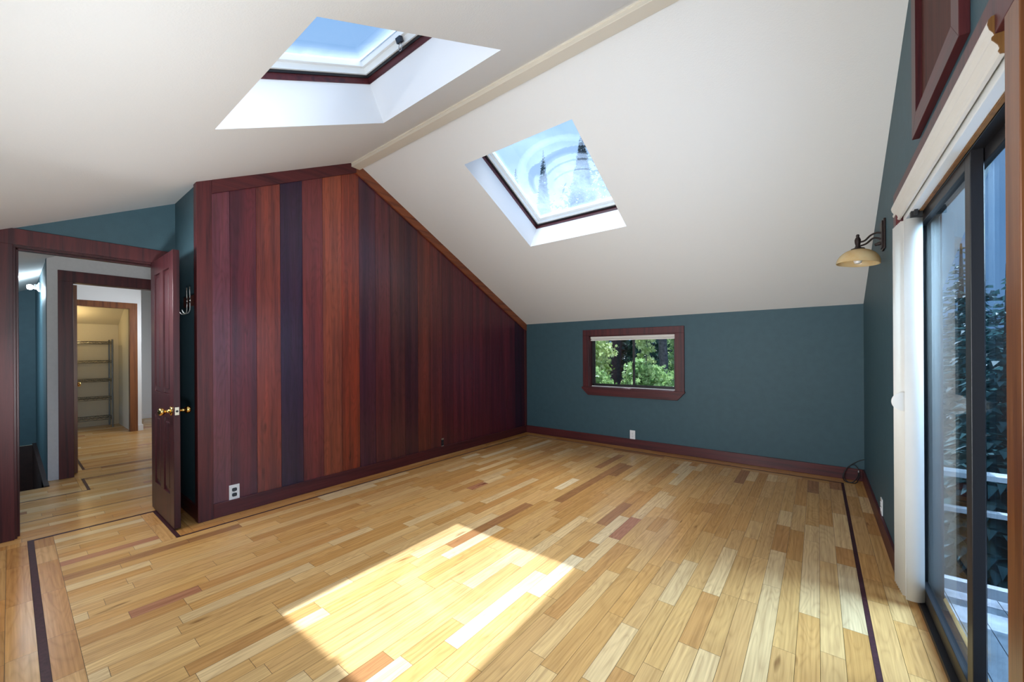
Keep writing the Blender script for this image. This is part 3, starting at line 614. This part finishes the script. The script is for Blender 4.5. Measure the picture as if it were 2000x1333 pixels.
e.add(vs, [tuple(range(n)), tuple(range(n, 2 * n))[::-1]] + [(k, (k + 1) % n, n + (k + 1) % n, n + k) for k in range(n)]); e.link('sawn_end', M['goldend'], va)['label'] = 'bare wood end'
vb = thing('vertical_blind', (L + .03, -2.3, 0), 'cream vertical blind slats stacked at the far side of the sliding door', 'blind')
b = B(); b.box(L + .008, L + .040, DY0 + .022, DY1 - .022, 1.955, 1.998); b.link('headrail', M['whiteframe'], vb, bevel=.002)
b = B(); b.box(L + .040, L + .052, DY0 + .022, DY1 - .022, 1.950, 1.985); b.link('rail_liner', M['goldend'], vb)
b = B(); b.box(L + .010, L + .05, -2.39, -2.36, 1.925, 1.955); b.box(L + .018, L + .03, -2.42, -2.40, 1.93, 1.955); b.link('carrier', M['rubber'], vb)
def slat(xa, ya_, xb_, yb_, curl, zb):
    s_ = B(); A = Vector((xa, ya_, 0)); C = Vector((xb_, yb_, 0)); d = (C - A).normalized(); nn = Vector((d.y, -d.x, 0)); K = 8; ln = (C - A).length
    row = [A + d * ln * k / K + nn * curl * math.sin(math.pi * k / K) for k in range(K + 1)]
    vs = [r_ + Vector((0, 0, zb)) for r_ in row] + [r_ + Vector((0, 0, 1.925)) for r_ in row] + [r_ + nn * .002 + Vector((0, 0, zb)) for r_ in row] + [r_ + nn * .002 + Vector((0, 0, 1.925)) for r_ in row]
    q = K + 1; fs = [(k, k + 1, q + k + 1, q + k) for k in range(K)] + [(2 * q + k + 1, 2 * q + k, 3 * q + k, 3 * q + k + 1) for k in range(K)] + [(k + 1, k, 2 * q + k, 2 * q + k + 1) for k in range(K)] + [(q + k, q + k + 1, 3 * q + k + 1, 3 * q + k) for k in range(K)]
    s_.add(vs, fs); return s_.link('slat', M['vinyl'], vb, smooth='all')
for k in range(7): slat(L - .035 + .002 * k, -2.200 - .023 * k, L + .054, -2.212 - .023 * k, .006, .034)
slat(L - .014, -2.372, L + .055, -2.352, .012, .030)
b = B(); b.lathe([(0, 0), (.043, 0), (.047, .002), (.047, .005), (.043, .007), (0, .007)], (L - .016, -2.362, 1.015), (.1, -1, 0), 32); b.link('wand_disc', M['vinyl'], vb, smooth=True)

# framed wooden panel high on the gable wall
pn = thing('framed_panel', (L, -3.03, 2.195), 'red brown wooden panel in a mitred frame high above the sliding door', 'wall panel')
fy0, fy1, fz0, fz1, cw = -3.395, -2.672, 2.195, 2.90, .084
b = B(); b.box(L - .004, L, fy0 + cw, fy1 - cw, fz0 + cw, fz1 - cw); b.link('board', M['brownwood'], pn)
o4 = [(fy0, fz0), (fy1, fz0), (fy1, fz1), (fy0, fz1)]; i4 = [(fy0 + cw, fz0 + cw), (fy1 - cw, fz0 + cw), (fy1 - cw, fz1 - cw), (fy0 + cw, fz1 - cw)]
for k in range(4):
    q = (k + 1) % 4; B().prism([o4[k], o4[q], i4[q], i4[k]], 'x', L - .024, L).link('frame_board', M['trimy'] if k % 2 == 0 else M['trim'], pn, bevel=.0015)

# wall sconce
sx, sy, sz = L, -1.55, 2.04
sc = thing('wall_sconce', (sx, sy, sz), 'bronze wall sconce with an amber glass dome on the teal gable wall', 'lamp')
b = B(); b.ob((sx, sy, sz), (0, 1, 0), (0, 0, 1), (-1, 0, 0), -.055, .055, -.10, .10, 0, .012); b.ob((sx, sy, sz), (0, 1, 0), (0, 0, 1), (-1, 0, 0), -.046, .046, -.088, .088, .012, .020); b.link('backplate', M['bronze'], sc, bevel=.004)
hx = 3.925; ax = lambda f: sx - .018 + (hx - sx + .018) * f
b = B()
b.tube(smoothpts([(ax(0), sy, 2.055), (ax(.2), sy, 2.06), (ax(.45), sy, 2.048), (ax(.7), sy, 2.018), (ax(1), sy, 2.012)]), .006, 8)
b.tube(smoothpts([(ax(0), sy, 2.010), (ax(.12), sy, 2.022), (ax(.35), sy, 2.026), (ax(.65), sy, 1.995), (ax(1), sy, 1.985)]), .006, 8)
b.link('arm', M['bronze'], sc, smooth='all')
b = B(); b.lathe([(0, 0), (.012, 0), (.012, .012), (.009, .02), (.009, .03)], (sx - .02, sy, 1.988), (-1, 0, -.25), 14); b.link('knuckle', M['bronze'], sc, smooth=True)
b = B(); b.lathe([(.0, -.045), (.030, -.044), (.040, -.050), (.036, -.040), (.018, -.034), (.012, -.02), (.016, 0), (.017, .018), (.012, .034), (.008, .038), (.010, .048), (.007, .056), (0, .058)], (hx, sy, 2.01), (0, 0, 1), 20); b.link('finial', M['bronze'], sc, smooth=True)
b = B(); R = .116; H = .098; prf = [(R * math.cos(math.radians(a)), H * math.sin(math.radians(a))) for a in range(0, 86, 6)] + [(.02, H)]
pr2 = [(R, -.004)] + prf + [(.02, H - .004)] + [((R - .004) * math.cos(math.radians(a)), (H - .004) * math.sin(math.radians(a))) for a in range(84, -1, -6)] + [(R - .004, -.004), (R, -.004)]
b.lathe(pr2, (hx, sy, 1.870), (.10, .02, 1), 40); b.link('glass_shade', M['amber'], sc, smooth=True)
b = B(); b.lathe([(0, -.075), (.018, -.07), (.024, -.052), (.018, -.03), (.012, -.02), (.012, .03), (0, .03)], (hx, sy, 1.94), (0, 0, 1), 16); b.link('bulb', M['plate'], sc, smooth=True)
light('sconce_light', 'POINT', (hx, sy, 1.887), 1.1, (1, .72, .40), .02)

# ------------------------------------------------------------------ hall, stairwell, far room, closet
b = B(); HY0, HY1 = -4.702, -3.93
b.prism(poly_top(-4.88, HY0 - .02), 'x', XH - .12, XH); b.prism(poly_top(HY0 - .02, HY1 + .02, 2.06), 'x', XH - .12, XH); b.prism(poly_top(HY1 + .02, -2.95), 'x', XH - .12, XH)
struct(b.link('wall_hall', M['hallwhite']), 'grey white hall wall with the second doorway', 'wall')
b = B(); b.box(XH, XH + .018, HY0 - .105, HY0, 0, 2.045); b.box(XH, XH + .018, HY0 - .105, HY1 + .105, 2.045, 2.155); b.box(XH, XH + .018, HY1, HY1 + .105, 0, 2.045); trimobj(11, b, M['trim'], 'dark red casing of the second doorway across the hall')
b = B(); b.box(XH - .12, XH + .002, HY0 - .02, HY0, 0, 2.04); b.box(XH - .12, XH + .002, HY1, HY1 + .02, 0, 2.04); b.box(XH - .12, XH + .002, HY0 - .02, HY1 + .02, 2.04, 2.06); trimobj(12, b, M['trim'], 'wooden lining of the second doorway across the hall')
b = B(); b.prism([(XH - .12, 0), (-5.25, 0), (-5.25, cz(-4.88)), (XH - .12, cz(-4.88))], 'y', -4.88, -4.80); b.prism([(XH - .12, 0), (XH, 0), (XH, cz(-4.88)), (XH - .12, cz(-4.88))], 'y', -4.885, -4.88)
struct(b.link('wall_stair_side', M['teal']), 'blue green stairwell wall lit by the bulb', 'wall')
b = B(); b.box(-5.35, -5.25, -6.1, -4.80, -.01, cz(-4.80)); struct(b.link('wall_stair_end', M['teal']), 'blue green end wall of the stairwell', 'wall')
b = B(); b.box(-5.25, -1.75, -6.02, -5.94, -1.6, 1.74); struct(b.link('wall_stair_outer', M['teal']), 'outer stairwell wall hidden by the door jamb', 'wall')
st = thing('staircase', (-3.6, -5.3, -1.6), 'dark wooden stairs going down from the hall landing', 'staircase')
for k in range(5):
    b = B(); x1 = XS - .26 * k; b.box(x1 - .28, x1, -5.86, -4.90, -.20 * (k + 1) - .03, -.20 * (k + 1)); b.box(x1 - .02, x1, -5.86, -4.90, -.20 * (k + 1), -.20 * k - .01 if k else -.17); b.link('step', M['stairwood'], st)
b = B(); b.box(-5.25, XS, -4.915, -4.88, -1.6, .012); b.link('skirt_board', M['stairwood'], st)
b = B(); b.box(-5.25, -5.2, -5.9, -4.90, -1.6, -.012); b.link('end_panel', M['stairwood'], st)
b = B(); b.box(-4.35, -4.0, -5.30, -5.085, -1.6, -.26); struct(b.link('wall_stair_low', M['teal']), 'low blue green wall beside the dark stairs', 'wall')
bl = thing('bulb_fixture', (-3.588, -4.88, 2.1), 'bare lit bulb fixture on the stairwell wall', 'lamp')
B().lathe([(0, 0), (.055, 0), (.055, .018), (.03, .03), (.03, .05)], (-3.588, -4.88, 2.09), (0, -1, 0), 20).link('socket', M['plate'], bl, smooth=True)
B().lathe([(0, .10), (.022, .096), (.03, .08), (.028, .06), (.014, .045), (.013, .03), (0, .03)], (-3.588, -4.89, 2.09), (0, -1, -.1), 18).link('bulb', M['bulb'], bl, smooth=True)
# far room
d2 = thing('door_3', (-2.95, -4.68, 0), 'door of the far room swung open, only its edge and brass knob showing', 'door', None, 'structure')
b = B(); b.box(-3.29, -2.575, -4.700, -4.665, .012, 2.03); b.link('slab', M['post'], d2)
knob(d2, -3.225, .93, -4.665, 1, M['brass'])
b = B(); CY0, CY1 = -4.60, -3.880
b.prism(poly_top(-4.80, CY0 - .02), 'x', XC - .10, XC); b.prism(poly_top(CY0 - .02, CY1 + .02, 2.065), 'x', XC - .10, XC); b.prism(poly_top(CY1 + .02, -3.735), 'x', XC - .10, XC); b.prism([(XC - .10, 0), (XC - .10, 2.83), (-6.7, 2.83), (-6.7, 0)], 'y', -3.80, -3.735)
struct(b.link('wall_far', M['white']), 'bright white wall of the far room around the closet', 'wall')
b = B(); b.box(XC, XC + .018, CY1, CY1 + .095, 0, 2.05); b.box(XC, XC + .018, CY0 - .095, CY1 + .095, 2.05, 2.145); b.box(XC, XC + .018, CY0 - .095, CY0, 0, 2.05); b.box(XC - .10, XC, CY1, CY1 + .02, 0, 2.05); b.box(XC - .10, XC, CY0 - .02, CY0, 0, 2.05); b.box(XC - .10, XC, CY0, CY1, 2.05, 2.065)
trimobj(13, b, M['post'], 'red brown casing of the closet in the far room')
b = B(); b.box(-7.1, -7.0, -3.9, -2.9, 0, 3.2); b.box(-7.0, -.12, -3.0, -2.95, 0, 3.2); struct(b.link('wall_outer', M['white']), 'pale back walls of the far room', 'wall')
b = B(); b.box(-7.0, -6.985, -3.735, -3.0, 0, .10); b.box(-6.7, XC + .018, -3.735, -3.720, 0, .10); b.box(XC, XC + .016, -3.785, -3.720, 0, .10); base('far', b, M['white'], 'white baseboard in the far room')
b = B(); b.box(-6.7, XB, -4.80, -3.80, 0, 1.85); b.box(XB, XC - .10, -3.86, -3.80, 0, 2.4); b.prism([(XB - .1, 1.80), (-5.45, 2.33), (-5.45, 2.40), (XB - .1, 1.88)], 'y', -4.80, -3.80)
struct(b.link('wall_closet', M['closet']), 'cream closet walls with a sloped ceiling', 'wall')
sf = thing('wire_shelf', (-6.35, -4.4, 0), 'chrome wire shelving unit standing in the closet', 'shelf')
px0, px1, py0, py1 = -6.555, -6.20, -4.86 + .12, -3.985
for (x, y) in ((px0, py1), (px1, py1), (px0, py0), (px1, py0)):
    b = B(); b.tube([(x, y, 0), (x, y, 1.56)], .0125, 10)
    for k in range(18): b.tube([(x, y, .08 + k * .08), (x, y, .083 + k * .08)], .0138, 10)
    b.link('post', M['wire'], sf)
for z in (.165, .515, .835, 1.165, 1.50):
    b = B()
    for x in (px0, px1):
        b.tube([(x, py0, z + .018), (x, py1, z + .018)], .0065, 6); b.tube([(x, py0, z - .018), (x, py1, z - .018)], .0065, 6)
        K = 14; b.tube([(x, py0 + (py1 - py0) * k / K, z + (.016 if k % 2 else -.016)) for k in range(K + 1)], .004, 6)
    for y in (py0, py1): b.tube([(px0, y, z + .018), (px1, y, z + .018)], .0065, 6); b.tube([(px0, y, z - .018), (px1, y, z - .018)], .0065, 6)
    for k in range(1, 30): y = py0 + (py1 - py0) * k / 30; b.tube([(px0, y, z + .02), (px1, y, z + .02)], .0022, 5)
    b.link('wire_tray', M['wire'], sf)

# ------------------------------------------------------------------ outside: deck, rail, trees
b = B()
for k in range(22): b.box(L + .16 + .145 * k, L + .30 + .145 * k, -7.5, -.40, -.72, -.68)
b.box(L + .16, L + 3.4, -7.5, -.40, -.90, -.72); struct(b.link('deck_floor', M['deck']), 'weathered blue grey deck boards outside the glass door', 'deck')
dl = thing('deck_railing', (5.8, -.5, -.68), 'weathered deck railing beyond the sliding glass door', 'railing')
for x in (4.26, 5.9, 7.3): B().box(x, x + .09, -.52, -.43, -.90, .28).link('rail_post', M['rail'], dl)
for z0, z1 in ((.28, .318), (.005, .04), (-.61, -.53)): B().box(4.23, 7.4, -.57, -.50 if z0 < .2 else -.42, z0, z1).link('rail_board', M['rail'], dl)
b = B(); b.add([(-60, -60, -3.2), (60, -60, -3.2), (60, 80, -3.2), (-60, 80, -3.2)], [(0, 1, 2, 3)]); struct(b.link('ground', M['soil'], recalc=False), 'shaded forest ground outside', 'ground')

def leaves(cloud, size, shape='maple', seed=1, droop=.4):
    r = random.Random(seed); b = B(); V = b.v; F = b.f
    LOBE = [(0, -.5), (.18, -.22), (.5, -.25), (.30, .02), (.42, .32), (.14, .22), (0, .55), (-.14, .22), (-.42, .32), (-.30, .02), (-.5, -.25), (-.18, -.22)] if shape == 'maple' else [(0, -.5), (.16, -.1), (.12, .3), (0, .55), (-.12, .3), (-.16, -.1)]
    for p in cloud:
        s_ = size * r.uniform(.6, 1.35); n = Vector((r.gauss(0, .7), r.gauss(0, .7) - .15, r.uniform(-.2, 1))).normalized(); t = n.cross(Vector((r.gauss(0, 1), r.gauss(0, 1), r.gauss(0, .4)))).normalized(); w = n.cross(t)
        k = len(V)
        for (x, y) in LOBE: V.append(tuple(Vector(p) + t * x * s_ + w * y * s_ + n * (-.35 * s_ * (x * x + y * y))))
        F.append(list(range(k, k + len(LOBE)))); b.m.append(0); b.uv.append(None); b.c.append(None)
    return b
def blob_cloud(blobs, n, seed):
    r = random.Random(seed); tot = sum(q[3] ** 2 for q in blobs); out = []
    for (x, y, z, rad) in blobs:
        for _ in range(int(n * rad ** 2 / tot)):
            d = Vector((r.gauss(0, 1), r.gauss(0, 1), r.gauss(0, 1))).normalized() * rad * (r.uniform(.2, 1.0) if r.random() < .6 else r.uniform(.9, 1.45)); out.append((x + d.x, y + d.y, z + d.z * .75))
    return out
def bush(name, label, base_, blobs, n, size, mt, seed, stem=.035, group=None, cat='bush'):
    o = thing(name, base_, label, cat, group); leaves(blob_cloud(blobs, n, seed), size, seed=seed).link('foliage', mt, o, recalc=False)
    b = B()
    for q in blobs: b.tube(smoothpts([base_, (base_[0] * .5 + q[0] * .5, base_[1] * .5 + q[1] * .5, base_[2] * .45 + q[2] * .55), q[:3]], 4), [stem * (1 - .8 * k / 8) for k in range(9)], 6)
    b.link('stems', M['bark'], o, smooth='all'); return o
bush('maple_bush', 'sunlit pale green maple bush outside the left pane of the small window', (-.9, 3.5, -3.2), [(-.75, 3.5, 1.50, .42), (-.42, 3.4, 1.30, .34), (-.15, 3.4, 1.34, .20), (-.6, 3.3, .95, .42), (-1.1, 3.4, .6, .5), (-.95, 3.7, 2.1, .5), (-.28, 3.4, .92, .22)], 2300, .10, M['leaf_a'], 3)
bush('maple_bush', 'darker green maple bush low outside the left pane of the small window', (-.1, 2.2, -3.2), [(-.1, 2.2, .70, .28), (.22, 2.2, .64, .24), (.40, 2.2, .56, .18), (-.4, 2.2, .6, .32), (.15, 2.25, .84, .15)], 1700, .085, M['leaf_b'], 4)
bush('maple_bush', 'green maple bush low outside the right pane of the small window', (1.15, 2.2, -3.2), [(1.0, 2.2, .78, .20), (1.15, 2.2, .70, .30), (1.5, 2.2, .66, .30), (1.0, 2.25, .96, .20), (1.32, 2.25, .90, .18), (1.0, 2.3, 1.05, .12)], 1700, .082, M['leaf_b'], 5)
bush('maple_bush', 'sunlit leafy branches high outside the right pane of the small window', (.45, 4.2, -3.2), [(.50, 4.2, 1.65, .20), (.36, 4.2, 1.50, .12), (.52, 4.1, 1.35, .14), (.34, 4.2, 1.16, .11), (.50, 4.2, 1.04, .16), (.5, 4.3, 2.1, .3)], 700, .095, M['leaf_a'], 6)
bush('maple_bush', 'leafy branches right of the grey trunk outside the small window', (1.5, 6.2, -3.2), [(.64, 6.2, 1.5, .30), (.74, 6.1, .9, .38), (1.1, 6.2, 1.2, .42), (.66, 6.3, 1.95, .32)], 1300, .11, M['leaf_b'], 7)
def trunk_tree(label, x, y, r0, top, crown, mt, seed, zb=-3.2, n=2600, size=.22, bark='bark'):
    o = thing('tree', (x, y, zb), label, 'tree'); b = B(); rr_ = random.Random(seed); H = top - zb
    b.tube([(x + rr_.uniform(-.03, .03) * k, y + rr_.uniform(-.03, .03) * k, zb + H * k / 9) for k in range(10)], [r0 * (1.25 if k == 0 else 1 - .055 * k) for k in range(10)], 14); b.link('trunk', M[bark], o, smooth='all')
    leaves(blob_cloud(crown, n, seed), size, 'oval', seed).link('crown', mt, o, recalc=False); return o
trunk_tree('tree with a thick grey trunk outside the right pane of the small window', .60, 5.0, .125, 9.4, [(.6, 5.3, 9.0, 1.0), (.1, 5.2, 8.6, .9), (1.1, 5.5, 8.5, .8)], M['leaf_b'], 21, n=1500)
trunk_tree('dark trunk standing in the shade behind the window bushes', -1.9, 8.0, .20, 8.0, [(-1.9, 8.2, 7.0, 1.3), (-2.8, 8.1, 6.6, 1.1), (-1.0, 8.2, 6.8, 1.1)], M['leaf_c'], 22, bark='bark_shade')
def conifer(label, x, y, h, rad, mt, seed, zb=-3.2, n=1500, name='conifer', group=None, z_lo=.12):
    o = thing(name, (x, y, zb), label, 'tree', group); r = random.Random(seed)
    B().tube([(x, y, zb), (x, y, zb + h)], [rad * .10, .02], 8).link('trunk', M['bark'], o)
    b = B(); V = b.v; F = b.f
    for k in range(n):
        f = z_lo + (1 - z_lo) * (1 - math.sqrt(r.random())); zz = zb + h * f; rr_ = rad * (1 - f) ** .85 + .05; a = r.uniform(0, 2 * math.pi); d = Vector((math.cos(a), math.sin(a), -.25 + .2 * r.random())); l0 = rr_ * r.uniform(0, .55); l1 = rr_ * r.uniform(.75, 1.1); side = Vector((-d.y, d.x, 0)) * (.06 + .10 * rr_) * r.uniform(.7, 1.2); P0 = Vector((x, y, zz)); q = len(V)
        m_ = (l0 + l1) / 2
        for p in (P0 + d * l0, P0 + d * m_ + side - Vector((0, 0, .05)), P0 + d * (m_ + l1) * .5 + side * .35, P0 + d * l1 - Vector((0, 0, .12 * rr_)), P0 + d * (m_ + l1) * .5 - side * .35, P0 + d * m_ - side - Vector((0, 0, .05))): V.append(tuple(p))
        F.append(list(range(q, q + 6))); b.m.append(0); b.uv.append(None); b.c.append(None)
    b.link('crown', mt, o, recalc=False); return o
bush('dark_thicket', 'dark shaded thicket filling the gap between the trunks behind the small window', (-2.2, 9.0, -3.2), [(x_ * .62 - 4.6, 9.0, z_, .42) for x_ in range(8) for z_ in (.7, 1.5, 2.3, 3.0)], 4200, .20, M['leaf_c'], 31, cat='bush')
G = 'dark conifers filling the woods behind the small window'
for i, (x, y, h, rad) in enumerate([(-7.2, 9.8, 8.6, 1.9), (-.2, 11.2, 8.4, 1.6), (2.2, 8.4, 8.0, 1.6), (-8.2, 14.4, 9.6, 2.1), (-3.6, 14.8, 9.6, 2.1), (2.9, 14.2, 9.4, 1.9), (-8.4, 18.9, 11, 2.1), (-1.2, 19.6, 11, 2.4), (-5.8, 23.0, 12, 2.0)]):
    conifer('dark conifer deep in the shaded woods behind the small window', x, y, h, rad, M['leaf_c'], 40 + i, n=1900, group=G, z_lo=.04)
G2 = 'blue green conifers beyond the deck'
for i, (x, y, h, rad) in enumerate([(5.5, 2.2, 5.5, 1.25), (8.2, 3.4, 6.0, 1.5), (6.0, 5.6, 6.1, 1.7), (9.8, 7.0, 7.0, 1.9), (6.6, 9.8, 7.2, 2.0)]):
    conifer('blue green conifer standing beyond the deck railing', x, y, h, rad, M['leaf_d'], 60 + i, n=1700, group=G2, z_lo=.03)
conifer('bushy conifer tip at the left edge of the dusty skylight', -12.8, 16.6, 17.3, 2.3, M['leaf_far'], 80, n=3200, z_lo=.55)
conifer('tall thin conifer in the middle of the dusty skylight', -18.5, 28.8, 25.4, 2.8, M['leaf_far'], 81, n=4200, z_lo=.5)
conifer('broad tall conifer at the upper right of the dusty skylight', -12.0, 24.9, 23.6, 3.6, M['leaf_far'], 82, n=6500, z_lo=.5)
